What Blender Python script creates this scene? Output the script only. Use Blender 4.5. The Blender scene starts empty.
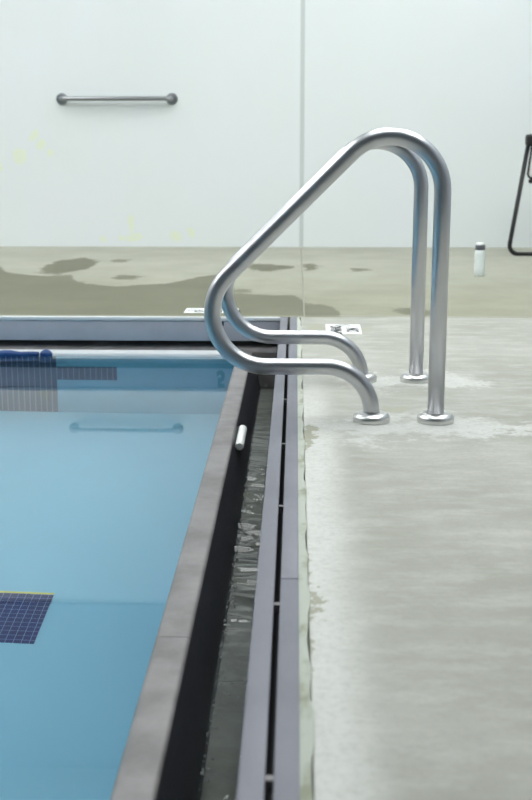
import bpy, bmesh, math, random
from mathutils import Vector, Matrix
random.seed(7)
C = bpy.context.scene.collection
PI = math.pi

# ------------------------------------------------------------------ materials
class NT:
    def __init__(s, mat):
        s.m = mat; s.t = mat.node_tree
    def n(s, typ, **kw):
        nd = s.t.nodes.new(typ)
        for k, v in kw.items(): setattr(nd, k, v)
        return nd
    def l(s, a, b): s.t.links.new(a, b)
    def math(s, op, a, b=None, clamp=False):
        nd = s.n('ShaderNodeMath', operation=op); nd.use_clamp = clamp
        for i, v in enumerate((a, b)):
            if v is None: continue
            if isinstance(v, (int, float)): nd.inputs[i].default_value = v
            else: s.l(v, nd.inputs[i])
        return nd.outputs[0]
    def mix(s, f, a, b):
        nd = s.n('ShaderNodeMix', data_type='RGBA')
        for sock, v in ((nd.inputs[0], f), (nd.inputs[6], a), (nd.inputs[7], b)):
            if isinstance(v, (int, float)): sock.default_value = v
            elif isinstance(v, tuple): sock.default_value = (*v, 1)
            else: s.l(v, sock)
        return nd.outputs[2]
    def smooth(s, v, a, b):
        nd = s.n('ShaderNodeMapRange', interpolation_type='SMOOTHSTEP')
        s.l(v, nd.inputs[0]); nd.inputs[1].default_value = a; nd.inputs[2].default_value = b
        return nd.outputs[0]
    def noise(s, co, scale, detail=4, rough=.55, vec=None):
        nd = s.n('ShaderNodeTexNoise'); nd.inputs['Scale'].default_value = scale
        nd.inputs['Detail'].default_value = detail; nd.inputs['Roughness'].default_value = rough
        if vec:
            mp = s.n('ShaderNodeVectorMath', operation='MULTIPLY'); s.l(co, mp.inputs[0]); mp.inputs[1].default_value = vec
            co = mp.outputs[0]
        s.l(co, nd.inputs['Vector']); return nd
    def bump(s, h, strength, dist=.01):
        nd = s.n('ShaderNodeBump'); nd.inputs['Strength'].default_value = strength
        nd.inputs['Distance'].default_value = dist; s.l(h, nd.inputs['Height']); return nd.outputs[0]
    def ellipses(s, co, lst):
        out = None
        for (cx, cy, rx, ry) in lst:
            a = s.n('ShaderNodeVectorMath', operation='SUBTRACT'); s.l(co, a.inputs[0]); a.inputs[1].default_value = (cx, cy, 0)
            b = s.n('ShaderNodeVectorMath', operation='MULTIPLY'); s.l(a.outputs[0], b.inputs[0]); b.inputs[1].default_value = (1/rx, 1/ry, 0)
            c = s.n('ShaderNodeVectorMath', operation='LENGTH'); s.l(b.outputs[0], c.inputs[0])
            out = c.outputs['Value'] if out is None else s.math('MINIMUM', out, c.outputs['Value'])
        return out

def mat(name, col=(.5, .5, .5), rough=.5, metal=0, **kw):
    m = bpy.data.materials.new(name); m.use_nodes = True
    b = m.node_tree.nodes['Principled BSDF']
    b.inputs['Base Color'].default_value = (*col, 1); b.inputs['Roughness'].default_value = rough
    b.inputs['Metallic'].default_value = metal
    for k, v in kw.items(): b.inputs[k].default_value = v
    return m, NT(m), b
def pos(t): return t.n('ShaderNodeTexCoord').outputs['Object']   # every mesh is built in place, so object = world coordinates

def steel(name, col, rough, vec, bumps=.06, mott=.25, metal=1.0):
    m, t, b = mat(name, col, rough, metal)
    co = pos(t)
    g = t.noise(co, 60, 3, .6, vec).outputs['Fac']
    q = t.noise(co, 7, 4, .6).outputs['Fac']
    f = t.smooth(q, .3, .75)
    dk = tuple(c*(1-mott) for c in col)
    t.l(t.mix(f, col, dk), b.inputs['Base Color'])
    t.l(t.math('ADD', t.math('MULTIPLY', g, .14), rough-.07), b.inputs['Roughness'])
    t.l(t.bump(g, bumps, .002), b.inputs['Normal'])
    return m
M = {}
M['tube'] = mat('polished_tube_steel', (.57, .575, .60), .33, 1)[0]
M['flange'] = mat('flange_steel', (.70, .695, .68), .3, 1)[0]
M['beam'] = steel('gutter_beam_steel', (.20, .202, .235), .5, (8, .4, 8), .05, .12, .3)
M['lip'] = steel('lip_steel', (.27, .257, .258), .5, (6, .5, 6), .06, .4, .25)
M['panel'] = steel('panel_steel', (.52, .525, .59), .42, (.4, 8, 8), .05, .10, .1)
M['nosing'] = steel('nosing_steel', (.82, .84, .86), .35, (.4, 8, 8), .03, .05, .0)  # pale colour stands for overhead light catching the nosing
M['darkface'] = steel('steel_dark_reflection', (.028, .03, .042), .5, (4, .6, 4), .05, .2, 0)  # near-black colour stands for steel reflecting the dark trough
M['trough'] = steel('trough_floor', (.40, .41, .37), .7, (2, 1, 2), .2, .35, 0)
M['recess'] = mat('recess_shade', (.03, .03, .035), .7)[0]  # dark colour stands for the shade inside the slot
M['white'] = mat('white_plastic', (.82, .84, .82), .4)[0]
M['black'] = mat('black_metal', (.006, .006, .007), .5)[0]
M['greybar'] = steel('grab_bar_steel', (.36, .37, .38), .33, (1, 1, 1), .03, .1)
M['bluefoam'] = mat('navy_plastic', (.003, .045, .18), .5)[0]
M['cream'] = mat('signboard', (.86, .87, .85), .5)[0]
M['ink'] = mat('sign_ink', (.03, .03, .035), .6)[0]
M['greyink'] = mat('sign_grey', (.33, .35, .36), .6)[0]
M['yellow'] = mat('yellow_tile', (.72, .66, .12), .4)[0]
M['bottle'] = mat('frosted_plastic', (.86, .93, .92), .35, **{'Transmission Weight': .1})[0]
M['cap'] = mat('cap_grey', (.10, .11, .13), .4)[0]
M['sheet'] = mat('white_sheet', (.85, .86, .86), .6)[0]
M['digit'] = mat('marker_navy', (.02, .03, .05), .5)[0]
M['ceil'] = mat('ceiling_greyed', (.5, .52, .53), .8)[0]  # darkened like the unseen walls, for contrast on the rails
M['side'] = mat('side_wall_greyed', (.38, .41, .44), .7)[0]  # grey put in for a dimmer hall, giving the rails contrast

def tile2(name, col, grout, size, gw, axes):
    m, t, b = mat(name, col, .3)
    sx = t.n('ShaderNodeSeparateXYZ'); t.l(pos(t), sx.inputs[0])
    best = None
    for o in axes:
        fr = t.math('FRACT', t.math('ADD', t.math('MULTIPLY', sx.outputs[o], 1/size), 100.3))
        lt = t.math('LESS_THAN', fr, gw/size)
        best = lt if best is None else t.math('MAXIMUM', best, lt)
    q = t.noise(pos(t), 25, 2).outputs['Fac']
    c2 = t.mix(q, col, tuple(c*.6 for c in col))
    t.l(t.mix(best, c2, grout), b.inputs['Base Color'])
    return m
M['tile_floor'] = tile2('navy_floor_tile', (.004, .013, .13), (.20, .30, .52), .0222, .0014, (0, 1))
M['tile_wall'] = tile2('navy_wall_tile', (.03, .035, .11), (.33, .37, .50), .0245, .0025, (0, 2))

# pool paint
m, t, b = mat('pool_paint', (.2, .5, .68), .55)
q = t.noise(pos(t), 1.3, 3).outputs['Fac']
t.l(t.mix(t.smooth(q, .3, .7), (.255, .535, .68), (.245, .52, .665)), b.inputs['Base Color'])
M['pool'] = m
# pool water
def water(name, tint, rough, bscale, bstr):
    m = bpy.data.materials.new(name); m.use_nodes = True; t = NT(m)
    b = m.node_tree.nodes['Principled BSDF']
    b.inputs['Base Color'].default_value = (*tint, 1); b.inputs['Roughness'].default_value = rough
    b.inputs['Transmission Weight'].default_value = 1; b.inputs['IOR'].default_value = 1.33
    g = t.noise(pos(t), bscale, 2, .5).outputs['Fac']
    t.l(t.bump(g, bstr, .01), b.inputs['Normal'])
    return m
M['water'] = water('pool_water', (.93, .985, 1), 0, 1.6, .02)
M['gwater'] = water('gutter_water', (.82, .86, .85), .02, 30, .10)
M['bubble'] = mat('foam', (.8, .84, .85), .15, **{'Transmission Weight': .6})[0]

# wall paint with worn yellowish patches
m, t, b = mat('wall_paint', (.80, .84, .84), .55)
co = pos(t)
sw = t.n('ShaderNodeSeparateXYZ'); t.l(co, sw.inputs[0])
xz = t.n('ShaderNodeCombineXYZ'); t.l(sw.outputs[0], xz.inputs[0]); t.l(sw.outputs[2], xz.inputs[1])
nz = t.noise(co, 9, 4, .6)
off = t.n('ShaderNodeVectorMath', operation='SCALE'); t.l(nz.outputs['Color'], off.inputs[0]); off.inputs['Scale'].default_value = .10
wco = t.n('ShaderNodeVectorMath', operation='ADD'); t.l(xz.outputs[0], wco.inputs[0]); t.l(off.outputs[0], wco.inputs[1])
e = .05
ell = [(-2.01+e, .655+e, .06, .055), (-1.90+e, .80+e, .03, .035), (-1.85+e, .74+e, .025, .04), (-1.79+e, .685+e, .02, .03),
       (-1.19+e, .075+e, .06, .035), (-1.21+e, .17+e, .03, .06), (-1.28+e, .06+e, .03, .02), (-.88+e, .07+e, .035, .045),
       (-.77+e, .11+e, .03, .035), (-1.42+e, .055+e, .03, .03), (-2.16+e, .60+e, .012, .06)]
d = t.ellipses(wco.outputs[0], ell)
pm = t.math('SUBTRACT', 1.0, t.smooth(d, .7, 1.15))
big = t.noise(co, 1.1, 3).outputs['Fac']
base = t.mix(t.smooth(big, .3, .7), (.765, .80, .815), (.755, .80, .79))
strk = t.noise(co, 3.0, 4, .6, (3, 3, .5)).outputs['Fac']
base = t.mix(t.math('MULTIPLY', t.smooth(strk, .5, .8), .25), base, (.74, .79, .78))
t.l(t.mix(t.math('MULTIPLY', pm, .6), base, (.78, .83, .60)), b.inputs['Base Color'])
t.l(t.bump(t.noise(co, 120, 3).outputs['Fac'], .08, .003), b.inputs['Normal'])
M['wall'] = m
M['upper'] = mat('upper_wall_dimmed', (.27, .32, .37), .7)[0]  # dark colour stands for light fading up the wall
M['seam'] = mat('wall_joint', (.56, .60, .59), .7)[0]

# deck concrete with wet patches
m, t, b = mat('deck_concrete', (.5, .5, .46), .7)
co = pos(t)
sp = t.n('ShaderNodeSeparateXYZ'); t.l(co, sp.inputs[0]); X, Y = sp.outputs[0], sp.outputs[1]
n1 = t.noise(co, 2.2, 6, .62); n2 = t.noise(co, 30, 5, .65); brush = t.noise(co, 8, 6, .65, (.8, 2.0, 1))
n3 = t.noise(co, 7, 8, .74)
off = t.n('ShaderNodeVectorMath', operation='SUBTRACT'); t.l(n3.outputs['Color'], off.inputs[0]); off.inputs[1].default_value = (.5, .5, .5)
off2 = t.n('ShaderNodeVectorMath', operation='MULTIPLY'); t.l(off.outputs[0], off2.inputs[0]); off2.inputs[1].default_value = (.22, .68, 0)
wco = t.n('ShaderNodeVectorMath', operation='ADD'); t.l(co, wco.inputs[0]); t.l(off2.outputs[0], wco.inputs[1])
far = t.smooth(Y, 4.70, 4.80)
gn = t.smooth(n1.outputs['Fac'], .32, .70)
dry_far = t.mix(t.smooth(Y, 5.0, 7.2), t.mix(gn, (.24, .24, .17), (.295, .295, .22)), t.mix(gn, (.34, .34, .275), (.40, .40, .33)))
dry_near = t.mix(gn, (.30, .30, .258), (.385, .385, .345))
dry_near = t.mix(t.math('MULTIPLY', t.smooth(brush.outputs['Fac'], .42, .68), .55), dry_near, (.47, .472, .435))
dry_near = t.mix(t.math('MULTIPLY', t.smooth(t.noise(co, 4.5, 5, .65, (.8, 1.6, 1)).outputs['Fac'], .5, .75), .5), dry_near, (.29, .295, .245))
# lit band along the gutter painted in; pale efflorescence round the rail feet
edge = t.math('SUBTRACT', 1.0, t.smooth(t.math('ADD', X, t.math('MULTIPLY', t.math('SUBTRACT', n1.outputs['Fac'], .5), .12)), .045, .14))
nearm = t.math('SUBTRACT', 1.0, t.smooth(Y, 2.6, 4.0))
dry_near = t.mix(t.math('MULTIPLY', t.math('MULTIPLY', edge, nearm), .8), dry_near, (.62, .625, .595))
hd = t.ellipses(wco.outputs[0], [(.20, 2.80, .12, .13), (.40, 2.84, .13, .13), (.24, 3.38, .10, .12), (.42, 3.42, .14, .10), (.52, 3.36, .10, .06), (.55, 2.80, .12, .06)])
halo = t.math('SUBTRACT', 1.0, t.smooth(hd, .6, 1.25))
dry_near = t.mix(t.math('MULTIPLY', halo, .6), dry_near, (.62, .63, .61))
dry = t.mix(far, dry_near, dry_far)
dry = t.mix(t.math('MULTIPLY', t.smooth(n2.outputs['Fac'], .45, .75), .25), dry, (.30, .30, .26))
# wet edge as a curve y(x)
ramp = t.n('ShaderNodeValToRGB'); cr = ramp.color_ramp
stops = [(-2.2, 6.55), (-1.82, 6.80), (-1.68, 6.45), (-1.45, 6.27), (-1.29, 6.33), (-1.2, 6.03), (-1.03, 5.85), (-.92, 5.79), (-.77, 5.86),
         (-.67, 5.92), (-.58, 6.15), (-.47, 6.38), (-.42, 6.3), (-.38, 5.74), (-.31, 5.5), (-.16, 5.46), (0, 5.45), (.04, 5.17), (.12, 5.14), (.18, 4.98), (.21, 4.6)]
cr.elements[0].position = 0; cr.elements[0].color = (.655,)*3 + (1,)
cr.elements[1].position = 1; cr.elements[1].color = (.45,)*3 + (1,)
for x, y in stops:
    el = cr.elements.new((x+2.5)/3.0); el.color = (y/10,)*3 + (1,)
sw2 = t.n('ShaderNodeSeparateXYZ'); t.l(wco.outputs[0], sw2.inputs[0])
wx = t.math('ADD', t.math('MULTIPLY', X, .6), t.math('MULTIPLY', sw2.outputs[0], .4))
t.l(t.math('MULTIPLY', t.math('ADD', wx, 2.5), 1/3.0), ramp.inputs[0])
dy = t.math('SUBTRACT', t.math('ADD', t.math('MULTIPLY', Y, .45), t.math('MULTIPLY', sw2.outputs[1], .55)), t.math('MULTIPLY', ramp.outputs[0], 10.0))
wet1 = t.math('MULTIPLY', t.math('SUBTRACT', 1.0, t.smooth(dy, -.01, .02)), t.smooth(Y, 4.69, 4.71))
ws = [(-1.395, 6.86, .15, .46), (-1.138, 7.185, .055, .10), (-.949, 6.26, .075, .09), (-.154, 6.773, .14, .20), (-.275, 5.617, .05, .09),
      (.093, 6.839, .05, .21), (.387, 6.672, .06, .085), (.52, 4.90, .085, .13), (.087, 4.466, .05, .12), (.279, 4.394, .03, .045),
      (.277, 2.989, .045, .03), (.033, 2.72, .02, .13), (.022, 1.62, .008, .20), (.15, 3.62, .05, .03)]
wd = t.ellipses(wco.outputs[0], ws)
wet2 = t.math('SUBTRACT', 1.0, t.smooth(wd, .92, 1.04))
wet = t.math('MAXIMUM', wet1, wet2)
wetc = t.mix(far, (.30, .30, .23), t.mix(gn, (.118, .116, .068), (.14, .138, .085)))
fine = t.noise(co, 90, 4, .7).outputs['Fac']
dry = t.mix(t.math('MULTIPLY', t.smooth(fine, .42, .72), .3), dry, (.27, .27, .235))
t.l(t.mix(wet, dry, wetc), b.inputs['Base Color'])
t.l(t.math('ADD', t.math('MULTIPLY', wet, -.22), .75), b.inputs['Roughness'])
h = t.math('ADD', t.math('MULTIPLY', n2.outputs['Fac'], .5), brush.outputs['Fac'])
t.l(t.bump(h, .12, .006), b.inputs['Normal'])
M['deck'] = m
m, t, b = mat('caulk', (.56, .60, .50), .7)
t.l(t.mix(t.smooth(t.noise(pos(t), 14, 4, .6, (1, .5, 1)).outputs['Fac'], .5, .68), (.42, .445, .385), (.25, .265, .19)), b.inputs['Base Color'])
M['caulk'] = m
M['joint'] = mat('deck_joint', (.30, .305, .25), .8)[0]
m = bpy.data.materials.new('lamp_diffuser'); m.use_nodes = True
bb = m.node_tree.nodes['Principled BSDF']; bb.inputs['Emission Color'].default_value = (.97, 1, 1, 1); bb.inputs['Emission Strength'].default_value = 9.5
M['lamp'] = m

# ------------------------------------------------------------------ mesh helpers
def add_box(bm, x0, x1, y0, y1, z0, z1, bev=0, seg=2):
    vs = [bm.verts.new((x, y, z)) for z in (z0, z1) for y in (y0, y1) for x in (x0, x1)]
    fs = [bm.faces.new([vs[i] for i in f]) for f in ((0, 2, 3, 1), (4, 5, 7, 6), (0, 1, 5, 4), (2, 6, 7, 3), (0, 4, 6, 2), (1, 3, 7, 5))]
    if bev:
        es = list({e for f in fs for e in f.edges})
        bmesh.ops.bevel(bm, geom=es, offset=bev, segments=seg, affect='EDGES', profile=.6)
def add_prism(bm, poly, axis, a, b_):
    """extrude a 2D polygon: axis 'y' takes (x,z), axis 'x' takes (y,z)"""
    def P(u, v, w): return (u, w, v) if axis == 'y' else (w, u, v)
    A = [bm.verts.new(P(u, v, a)) for u, v in poly]; B = [bm.verts.new(P(u, v, b_)) for u, v in poly]
    n = len(poly)
    for i in range(n): bm.faces.new((A[i], A[(i+1) % n], B[(i+1) % n], B[i]))
    bm.faces.new(A[::-1]); bm.faces.new(B)
def fillet(pts, rads, seg=16):
    out = [Vector(pts[0])]
    for i in range(1, len(pts)-1):
        p = Vector(pts[i]); a = (Vector(pts[i-1])-p).normalized(); c = (Vector(pts[i+1])-p).normalized()
        r = rads[i-1]; half = a.angle(c)/2; tl = r/math.tan(half)
        cen = p + (a+c).normalized()*(r/math.sin(half))
        s0 = p+a*tl-cen; s1 = p+c*tl-cen
        ax = s0.cross(s1).normalized(); an = s0.angle(s1)
        for k in range(seg+1): out.append(cen + Matrix.Rotation(an*k/seg, 3, ax) @ s0)
    out.append(Vector(pts[-1])); return out
def add_tube(bm, path, r, n=20, up=(0, 1, 0)):
    path = [Vector(p) for p in path]; rings = []
    nrm = None
    for i, p in enumerate(path):
        d = (path[min(i+1, len(path)-1)]-path[max(i-1, 0)]).normalized()
        if nrm is None:
            u = Vector(up)
            if abs(u.dot(d)) > .95: u = Vector((1, 0, 0))
            nrm = (u-d*u.dot(d)).normalized()
        else: nrm = (nrm-d*nrm.dot(d)).normalized()
        bn = d.cross(nrm)
        rr = r[i] if isinstance(r, (list, tuple)) else r
        rings.append([bm.verts.new(p+(nrm*math.cos(2*PI*k/n)+bn*math.sin(2*PI*k/n))*rr) for k in range(n)])
    for A, B in zip(rings, rings[1:]):
        for k in range(n): bm.faces.new((A[k], A[(k+1) % n], B[(k+1) % n], B[k]))
    bm.faces.new(rings[0][::-1]); bm.faces.new(rings[-1])
def add_lathe(bm, prof, base=(0, 0, 0), axis=(0, 0, 1), n=32):
    ax = Vector(axis).normalized()
    add_tube(bm, [Vector(base)+ax*h for r, h in prof], [max(r, 1e-4) for r, h in prof], n, (1, 0, 0) if abs(ax.x) < .9 else (0, 1, 0))
def add_ball(bm, c, r, sub=2, sc=(1, 1, 1)):
    bmesh.ops.create_icosphere(bm, subdivisions=sub, radius=r, matrix=Matrix.Translation(c) @ Matrix.Diagonal((*sc, 1)))

def obj(name, bm, mt, parent=None, smooth=None):
    """links the mesh; vertices are in world coordinates and re-expressed round the parent's origin"""
    if mt in ('water', 'gwater'):
        bm.normal_update(); dn = [f for f in bm.faces if f.normal.z < 0]
        bmesh.ops.reverse_faces(bm, faces=dn)      # the surface faces up, air above it
    else: bmesh.ops.recalc_face_normals(bm, faces=bm.faces)
    me = bpy.data.meshes.new(name); bm.to_mesh(me); bm.free()
    me.materials.append(M[mt])
    o = bpy.data.objects.new(name, me); C.objects.link(o)
    if parent is not None:
        o.parent = parent; w = Vector((0, 0, 0)); q = parent
        while q is not None: w += q.location; q = q.parent
        o.location = -w
    if smooth:
        for p in me.polygons: p.use_smooth = True
        me.set_sharp_from_angle(angle=math.radians(smooth))
    return o
def thing(name, label, cat, loc=(0, 0, 0), group=None):
    o = bpy.data.objects.new(name, None); C.objects.link(o); o.location = loc; o.empty_display_size = .05
    return tag(o, label, cat, group)
def tag(o, label, cat, group=None, kind=None):
    o['label'] = label; o['category'] = cat
    if group: o['group'] = group
    if kind: o['kind'] = kind
    return o
def struct(o, label=None, cat=None):
    o['kind'] = 'structure'
    if label: o['label'] = label
    if cat: o['category'] = cat
    return o
def box(name, mt, dims, parent=None, bev=0):
    bm = bmesh.new(); add_box(bm, *dims, bev); return obj(name, bm, mt, parent, 40 if bev else None)
def text_bm(s, size, off=.02):
    cu = bpy.data.curves.new('t', 'FONT'); cu.body = s; cu.size = size; cu.align_x = 'CENTER'; cu.align_y = 'CENTER'; cu.extrude = .0005; cu.offset = size*off
    o = bpy.data.objects.new('t', cu); C.objects.link(o)
    dg = bpy.context.evaluated_depsgraph_get(); me = bpy.data.meshes.new_from_object(o.evaluated_get(dg))
    bm = bmesh.new(); bm.from_mesh(me)
    bpy.data.objects.remove(o); bpy.data.curves.remove(cu); bpy.data.meshes.remove(me)
    return bm

# ------------------------------------------------------------------ setting
WY, POOLY, WX0, WX1, BY, CH = 8.235, 4.72, -9.0, 2.9, -6.0, 3.97
ZW, ZF = -.165, -1.2
PX0, PY0 = -7.0, -5.0
o = box('wall_far', 'wall', (WX0, WX1, WY, WY+.2, -.3, 2.49)); struct(o, 'white painted far wall with yellowish worn patches', 'wall')
o = box('wall_far_upper', 'upper', (WX0, WX1, WY+.03, WY+.2, 2.49, CH)); o.name = 'wall_upper'; struct(o, 'upper far wall painted as if dim', 'wall')
o = box('trim_1', 'upper', (WX0, WX1, WY-.03, WY+.2, 2.49, 2.53), None, .005); struct(o, 'ledge across the far wall', 'trim')
bm = bmesh.new(); add_box(bm, .028, .058, WY-.002, WY+.01, .0, 2.49, .001)
o = obj('trim_2', bm, 'seam'); struct(o, 'vertical grey joint in the white far wall', 'trim')
o = box('wall_right', 'side', (WX1, WX1+.2, BY-.2, WY+.2, -.3, CH)); struct(o, 'darkened grey side wall beyond the deck', 'wall')
o = box('wall_left', 'side', (WX0-.2, WX0, BY-.2, WY+.2, -.3, CH)); struct(o, 'darkened grey side wall across the pool', 'wall')
o = box('wall_back', 'side', (WX0, WX1, BY-.2, BY, -.3, CH)); struct(o, 'darkened grey wall behind the camera', 'wall')
o = box('ceiling', 'ceil', (WX0-.2, WX1+.2, BY-.2, WY+.2, CH, CH+.15)); struct(o, 'darkened grey ceiling', 'ceiling')

bm = bmesh.new()
J = .0035
add_box(bm, .024, WX1, BY, POOLY+.015, -.3, 0, .003)                      # near slab beside the gutter
add_box(bm, .040+J, WX1, POOLY+.015+2*J, WY, -.3, 0, .003)               # far slab right of the joint
add_box(bm, WX0, .040-J, POOLY+.012, WY, -.098, 0, .003)                  # far slab over the end recess
add_box(bm, WX0, PX0, BY, POOLY+.012, -.3, 0, .003)
add_box(bm, PX0, .009, BY, PY0, -.3, 0, .003)
o = obj('floor', bm, 'deck'); struct(o, 'concrete pool deck with wet patches at the far end', 'floor')
bm = bmesh.new(); add_box(bm, .040-J-.002, .040+J+.002, POOLY+.02, WY, -.02, -.004); add_box(bm, .012, WX1, POOLY+.013, POOLY+.015+2*J+.003, -.02, -.004)
o = obj('trim_3', bm, 'joint'); struct(o, 'sealed joints between the deck slabs', 'trim')
bm = bmesh.new()
prev = None; yy = -5.0; cs = []
while yy < POOLY+.02: cs.append(yy); yy += .03
rows = []
for y in cs:
    w = .0235+.0035*math.sin(y*9)*math.sin(y*23+1)+random.uniform(-.0015, .0015)
    rows.append([bm.verts.new(p) for p in ((.0085, y, -.03), (.0085, y, -.001), (.013, y, .001), (w, y, .0022), (w+.004, y, -.03))])
for A, B in zip(rows, rows[1:]):
    for k in range(4): bm.faces.new((A[k], A[k+1], B[k+1], B[k]))
o = obj('trim_4', bm, 'caulk', None, 60); struct(o, 'pale green caulk strip between gutter and deck', 'trim')

# pool basin
bm = bmesh.new()
add_box(bm, PX0-.3, -.246, PY0-.3, POOLY+.25, ZF-.2, ZF)
add_box(bm, -.246, -.235, PY0, POOLY, ZF-.2, -.26)
add_box(bm, PX0, -.05, POOLY, POOLY+.25, ZF-.2, -.19)
add_box(bm, PX0-.3, PX0, PY0, POOLY, ZF, -.003)
add_box(bm, PX0, -.246, PY0-.3, PY0, ZF, -.003)
o = obj('pool_basin', bm, 'pool'); struct(o, 'light blue painted pool basin', 'pool')
bm = bmesh.new()
add_box(bm, -1.337, -1.037, POOLY-.003, POOLY+.01, ZF+.005, -.20); add_box(bm, -1.6, -1.336, POOLY-.003, POOLY+.01, -.676, -.433); add_box(bm, -1.038, -.773, POOLY-.003, POOLY+.01, -.676, -.433)
o = obj('lane_target', bm, 'tile_wall'); tag(o, 'dark tiled cross target under water on the far pool wall', 'tile marking')
bm = bmesh.new(); add_box(bm, -1.72, -.703, 2.777, 3.037, ZF-.005, ZF+.003); add_box(bm, -1.337, -1.087, PY0+1, 2.778, ZF-.005, ZF+.003)
tl = tag(obj('lane_line', bm, 'tile_floor'), 'navy tiled lane line end with yellow edge on the pool floor', 'tile marking')
bm = bmesh.new(); add_box(bm, -1.72, -.703, 3.038, 3.047, ZF-.005, ZF+.0032); obj('edge_tile', bm, 'yellow', tl)['label'] = 'thin yellow edge of the navy tiles'

# water
bm = bmesh.new(); nx, ny = 60, 100
def grid(bm, x0, x1, y0, y1, nx, ny, fz):
    V = [[bm.verts.new((x0+(x1-x0)*i/nx, y0+(y1-y0)*j/ny, fz(x0+(x1-x0)*i/nx, y0+(y1-y0)*j/ny))) for i in range(nx+1)] for j in range(ny+1)]
    for j in range(ny):
        for i in range(nx): bm.faces.new((V[j][i], V[j][i+1], V[j+1][i+1], V[j+1][i]))
grid(bm, PX0, -.2435, PY0, POOLY+.006, 30, 60, lambda x, y: ZW)
o = obj('pool_water', bm, 'water', None, 180); tag(o, 'still clear pool water', 'water', kind='stuff')
bm = bmesh.new()
def rip(x, y):
    a = max(0, 1-abs(y-3.0)/.9)**.7*.0055+.0006
    return -.30+a*(math.sin(y*88+2.5*math.sin(x*22+y*9))*.6+math.sin(y*57-x*18+2)*.5+.3*math.sin(y*171+x*25+1.5*math.sin(y*31)))
grid(bm, -.156, -.0335, PY0, POOLY, 14, 1300, rip)
o = obj('gutter_water', bm, 'gwater', None, 180); tag(o, 'rippling water running in the dark gutter trough', 'water', kind='stuff')
bm = bmesh.new()
for k in range(150):
    y = random.uniform(1.2, 3.4); x = -.149+abs(random.gauss(0, .007))
    add_ball(bm, (x, y, -.2975), random.uniform(.0012, .0034), 1)
for k in range(26):
    add_ball(bm, (random.uniform(-.14, -.09), random.choice((random.uniform(2.25, 2.5), random.uniform(3.0, 3.25), random.uniform(1.9, 2.0))), -.2985), random.uniform(.001, .0028), 1)
o = obj('foam_bubble', bm, 'bubble', None, 180); tag(o, 'small foam bubbles on the gutter water along the dark face', 'foam', kind='stuff')

# ------------------------------------------------------------------ gutter along the side
g = thing('pool_gutter', 'grey steel overflow gutter running along the pool side', 'gutter', (-.1, 0, 0))
Y0, Y1 = PY0, POOLY
bm = bmesh.new(); add_box(bm, -.062, -.031, Y0, Y1-.002, -.028, 0, .003); obj('inner_rail', bm, 'beam', g, 40)
for a, c in ((Y0, 1.748), (1.750, Y1+.008)):
    bm = bmesh.new(); add_box(bm, -.0215, .0088, a, c, -.028, 0, .0025); obj('outer_rail', bm, 'beam', g, 40)
for y in (.65, 1.155, 1.66, 2.16, 2.65, 3.15, 3.65, 4.15):
    bm = bmesh.new(); add_box(bm, -.0313, -.0212, y-.006, y+.005, -.022, -.007, .001); obj('spacer', bm, 'lip', g)
ss = [Y0, 1.84, 3.42, Y1-.018]
for a, c in zip(ss, ss[1:]):
    bm = bmesh.new(); add_prism(bm, [(-.247, -.27), (-.247, -.159), (-.2455, -.155), (-.240, -.1505), (-.232, -.15), (-.192, -.15), (-.186, -.152), (-.183, -.157), (-.2, -.27)], 'y', a+.0008, c-.0008)
    obj('overflow_lip', bm, 'lip', g, 50)
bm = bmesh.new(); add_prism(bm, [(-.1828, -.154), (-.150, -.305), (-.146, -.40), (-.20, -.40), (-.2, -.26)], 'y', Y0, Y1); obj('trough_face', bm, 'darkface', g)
bm = bmesh.new(); add_box(bm, -.16, -.02, Y0, 2.008, -.37, -.35); add_box(bm, -.16, -.02, 2.014, Y1, -.37, -.35); add_box(bm, -.16, -.02, 2.0, 2.02, -.372, -.356); obj('trough_floor', bm, 'trough', g)
bm = bmesh.new(); add_box(bm, -.0334, -.0312, Y0, Y1, -.37, -.0285); obj('trough_back', bm, 'black', g)  # black colour deepens the shade in the rail gap
bm = bmesh.new(); add_box(bm, -.18, -.0335, Y1-.006, Y1, -.349, -.153); obj('trough_end', bm, 'lip', g)
bm = bmesh.new()
add_tube(bm, [(-.165, 3.225, -.171), (-.165, 3.23, -.171), (-.165, 3.44, -.171), (-.165, 3.445, -.171)], [.010, .0135, .0135, .010], 20)
o = obj('pipe', bm, 'white', None, 50); tag(o, 'short white plastic pipe fixed to the dark gutter face', 'pipe')

# far end gutter
e_ = thing('end_gutter', 'grey steel overflow gutter panel across the far pool end', 'gutter', (-2, POOLY, 0))
for a, c in ((PX0, -3.2), (-3.198, -.0635)):
    bm = bmesh.new(); add_box(bm, a, c, POOLY-.002, POOLY+.010, -.104, -.017, .0015); obj('panel', bm, 'panel', e_, 40)
bm = bmesh.new(); add_box(bm, PX0, -.063, POOLY-.006, POOLY+.011, -.017, 0, .004); obj('top_flange', bm, 'nosing', e_, 40)
bm = bmesh.new(); add_prism(bm, [(POOLY+.002, -.21), (POOLY+.002, -.150), (POOLY+.030, -.119), (POOLY+.24, -.119), (POOLY+.24, -.21)], 'x', PX0, -.03); obj('overflow_lip', bm, 'lip', e_, 50)
bm = bmesh.new(); add_prism(bm, [(POOLY-.016, -.195), (POOLY-.016, -.163), (POOLY-.013, -.157), (POOLY-.002, -.147), (POOLY+.004, -.146), (POOLY+.004, -.195)], 'x', PX0, -.240); obj('nosing', bm, 'nosing', e_, 50)
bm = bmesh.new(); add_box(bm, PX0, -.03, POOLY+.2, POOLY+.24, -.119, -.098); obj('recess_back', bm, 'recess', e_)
bm = text_bm('5', .098, .05)
bmesh.ops.transform(bm, matrix=Matrix.Translation((-.320, POOLY-.0025, -.062)) @ Matrix.Rotation(PI/2, 4, 'X') @ Matrix.Diagonal((.72, 1, 1, 1)), verts=bm.verts)
obj('depth_numeral', bm, 'digit', e_)['label'] = 'small dark depth numeral on the steel panel'

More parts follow.
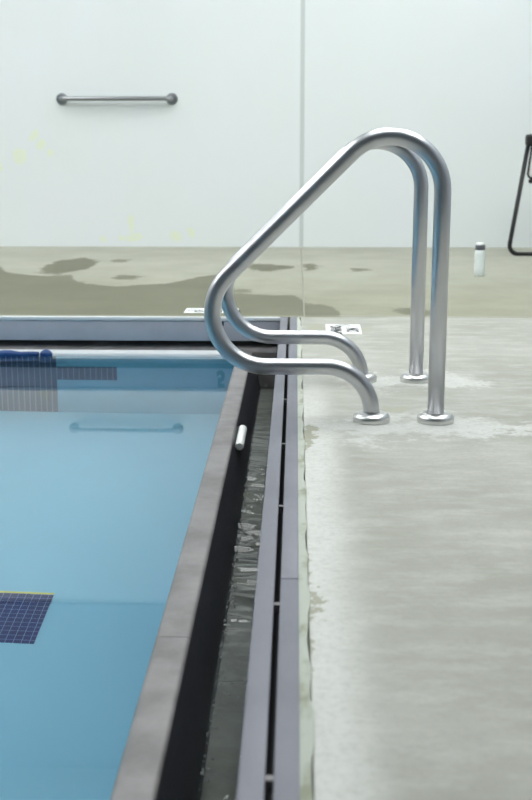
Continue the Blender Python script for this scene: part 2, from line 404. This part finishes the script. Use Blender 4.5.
# ------------------------------------------------------------------ grab rails
def handrail(yc, label, dx=0, dz=0):
    r = thing('pool_handrail', label, 'handrail', (.29+dx, yc, 0), None)
    pts = [(.203, yc, .001), (.203, yc, .145+dz), (-.417, yc, .145+dz), (.370, yc, .919+dz), (.372, yc, .001)]
    path = fillet(pts, [.122, .14, .135], 22)
    bm = bmesh.new(); add_tube(bm, [p+Vector((dx, 0, 0)) for p in path], .0218, 28)
    obj('tube', bm, 'tube', r, 180)
    for x in (.203, .372):
        bm = bmesh.new(); add_lathe(bm, [(.048, 0), (.049, .011), (.047, .016), (.041, .021), (.036, .0235), (.0215, .0245)], (x+dx, yc, 0), n=36)
        obj('flange', bm, 'flange', r, 35)
    return r
handrail(2.862, 'front stainless steel pool handrail, nearer of the bent pair on the deck')
handrail(3.39, 'rear stainless steel pool handrail standing behind the nearer bent tube', .004, -.010)

# ------------------------------------------------------------------ wall grab bar
b_ = thing('grab_bar', 'short horizontal steel grab bar mounted on the white wall', 'grab bar', (-1.288, WY, 1.055))
bm = bmesh.new()
add_tube(bm, fillet([(-1.685, WY-.008, 1.055), (-1.685, WY-.058, 1.055), (-.892, WY-.058, 1.055), (-.892, WY-.008, 1.055)], [.035, .035], 8), .0165, 16, (0, 0, 1)); obj('bar', bm, 'greybar', b_, 180)
for x in (-1.685, -.892):
    bm = bmesh.new(); add_lathe(bm, [(.042, -.003), (.042, .006), (.036, .012), (.02, .014)], (x, WY, 1.055), (0, -1, 0), 28); obj('flange', bm, 'greybar', b_, 35)

# ------------------------------------------------------------------ bottle
bt = thing('water_bottle', 'translucent white water bottle with grey cap on the far deck', 'bottle', (1.043, 6.34, 0))
bm = bmesh.new(); add_lathe(bm, [(.026, 0), (.0295, .004), (.030, .06), (.0285, .08), (.0285, .10), (.0300, .115), (.0285, .138), (.024, .146), (.022, .148)], (1.043, 6.34, .0), n=32); obj('bottle_body', bm, 'bottle', bt, 50)
bm = bmesh.new(); add_lathe(bm, [(.026, 0), (.0275, .003), (.0275, .024), (.025, .028)], (1.043, 6.34, .148), n=32); cp = obj('cap', bm, 'cap', bt, 40); cp['label'] = 'dark grey cap'
bm = bmesh.new(); add_lathe(bm, [(.0245, 0), (.0245, .008), (.020, .012), (.010, .013)], (1.043, 6.34, .176), n=32); obj('cap_top', bm, 'white', bt, 40)['label'] = 'white cap top'

# ------------------------------------------------------------------ blue float at the far pool edge
f_ = thing('pool_float', 'dark blue knobbed float bar resting at the far pool edge', 'float', (-1.2, 4.672, ZW))
bm = bmesh.new()
xs = [-1.36, -1.34, -1.31, -1.28, -1.25, -1.22, -1.18, -1.13, -1.10]
add_tube(bm, [(x, 4.672, ZW+.006+.002*math.sin(x*60)) for x in xs], [.012, .013, .015, .018, .018, .017, .014, .012, .012], 20, (0, 0, 1)); obj('bar', bm, 'bluefoam', f_, 180)
for x in (-1.40, -1.068):
    bm = bmesh.new(); add_ball(bm, (x, 4.672, ZW+.007), .021, 3, (1.3, 1, 1)); obj('knob', bm, 'bluefoam', f_, 180)

# ------------------------------------------------------------------ deck warning tiles
def sign(cx, cy, rot, label):
    s = thing('warning_tile', label, 'sign', (cx, cy, 0), 'white warning tiles set in the deck')
    R = Matrix.Translation((cx, cy, 0)) @ Matrix.Rotation(rot, 4, 'Z')
    bm = bmesh.new(); add_box(bm, -.118, .118, -.070, .070, -.002, .0025, .001); bmesh.ops.transform(bm, matrix=R, verts=bm.verts); obj('plate', bm, 'cream', s)
    for txt, y, sz in (('NO', .033, .070), ('DIVING', -.032, .062)):
        bm = text_bm(txt, sz); bmesh.ops.transform(bm, matrix=R @ Matrix.Translation((.028, y, .003)), verts=bm.verts); obj('lettering', bm, 'ink', s)
    bm = bmesh.new()
    ring = [(-.078+.030*math.cos(a*PI/12), .0+.030*math.sin(a*PI/12), .0032) for a in range(25)]
    for (x0, y0, _), (x1, y1, _) in zip(ring, ring[1:]):
        q = [bm.verts.new((-.078+(x+.078)*k, y*k, .0033)) for x, y, k in ((x0, y0, 1), (x1, y1, 1), (x1, y1, .74), (x0, y0, .74))]; bm.faces.new(q)
    q = [bm.verts.new(p) for p in ((-.099, .015, .0033), (-.095, .021, .0033), (-.057, -.015, .0033), (-.061, -.021, .0033))]; bm.faces.new(q)
    bmesh.ops.transform(bm, matrix=R, verts=bm.verts); obj('symbol', bm, 'greyink', s)
    return s
sign(.193, 4.392, -PI/2-.02, 'white warning tile on the near deck behind the rear handrail')
sign(-.371, 4.900, .0, 'white warning tile on the far wet deck at the pool end')

# ------------------------------------------------------------------ folding chair at the right edge
ch = thing('folding_chair', 'black tube folding chair with white panel by the far wall', 'chair', (1.75, 7.5, 0))
cxm = 1.75
def loop(y_top, y_bot, wt, wb, zt):
    L = [(cxm-wt, y_top, zt), (cxm-wb, y_bot, .012), (cxm+wb, y_bot, .012), (cxm+wt, y_top, zt)]
    return fillet(L, [.06, .06], 10)
bm = bmesh.new(); add_tube(bm, loop(7.60, 7.58, .205, .315, .775), .0145, 14); obj('rear_leg_frame', bm, 'black', ch, 180)
bm = bmesh.new(); add_tube(bm, loop(7.56, 7.28, .17, .17, .72), .012, 14); obj('front_leg_frame', bm, 'black', ch, 180)
for s_ in (-1, 1):
    bm = bmesh.new(); add_box(bm, cxm+s_*.205-.026, cxm+s_*.205+.026, 7.55, 7.63, .722, .80, .024, 4); obj('hinge', bm, 'black', ch, 50)
    bm = bmesh.new(); add_ball(bm, (cxm+s_*.185, 7.585, .495), .017, 2); obj('knob', bm, 'black', ch, 180)
bm = bmesh.new(); add_tube(bm, fillet([(cxm-.188, 7.585, .74), (cxm-.210, 7.585, .515), (cxm+.222, 7.585, .515), (cxm+.200, 7.585, .74)], [.03, .03], 8), .0075, 14); obj('panel_frame', bm, 'black', ch, 180)
bm = bmesh.new(); add_box(bm, cxm-.205, cxm+.205, 7.582, 7.588, .52, .70, .002); obj('backrest', bm, 'sheet', ch)['label'] = 'white back panel'

# ------------------------------------------------------------------ ceiling lamps
first = None
for i, x in enumerate((-7.6, -5.2, -2.8, .1, 1.9)):
    for j, y in enumerate((2.5, 4.4, 6.3)):
        if first is None:
            r = thing('ceiling_light', 'white panel light on the ceiling', 'ceiling light', (0, 0, 0), 'panel lights on the ceiling')
            bm = bmesh.new(); add_box(bm, -.62, .62, -.92, .92, -.05, 0, .004); A = obj('frame', bm, 'white', r)
            bm = bmesh.new(); add_box(bm, -.58, .58, -.88, .88, -.056, -.049); B = obj('diffuser', bm, 'lamp', r)
            first = (r, A, B)
        else:
            r = first[0].copy(); C.objects.link(r)
            for k in first[1:]:
                c = k.copy(); C.objects.link(c); c.parent = r
        r.location = (x, y, CH-.001)

# ------------------------------------------------------------------ world, camera
w = bpy.data.worlds.new('world'); bpy.context.scene.world = w; w.use_nodes = True
w.node_tree.nodes['Background'].inputs[0].default_value = (.8, .85, .9, 1); w.node_tree.nodes['Background'].inputs[1].default_value = .3
cam = bpy.data.cameras.new('camera'); co_ = bpy.data.objects.new('camera', cam); C.objects.link(co_)
cam.sensor_fit = 'VERTICAL'; cam.sensor_height = 36; cam.sensor_width = 24; cam.lens = 1111/800*36
cam.clip_start = .05
co_.location = (0, 0, .7); co_.rotation_euler = (math.radians(90-12.7), 0, math.radians(1.51))
cam.dof.use_dof = True; cam.dof.focus_distance = 3.0; cam.dof.aperture_fstop = 5.6
sc = bpy.context.scene; sc.camera = co_
sc.view_settings.view_transform = 'Standard'; sc.view_settings.look = 'None'; sc.view_settings.gamma = 1; sc.view_settings.use_curve_mapping = False
sc.view_settings.exposure = -0.58
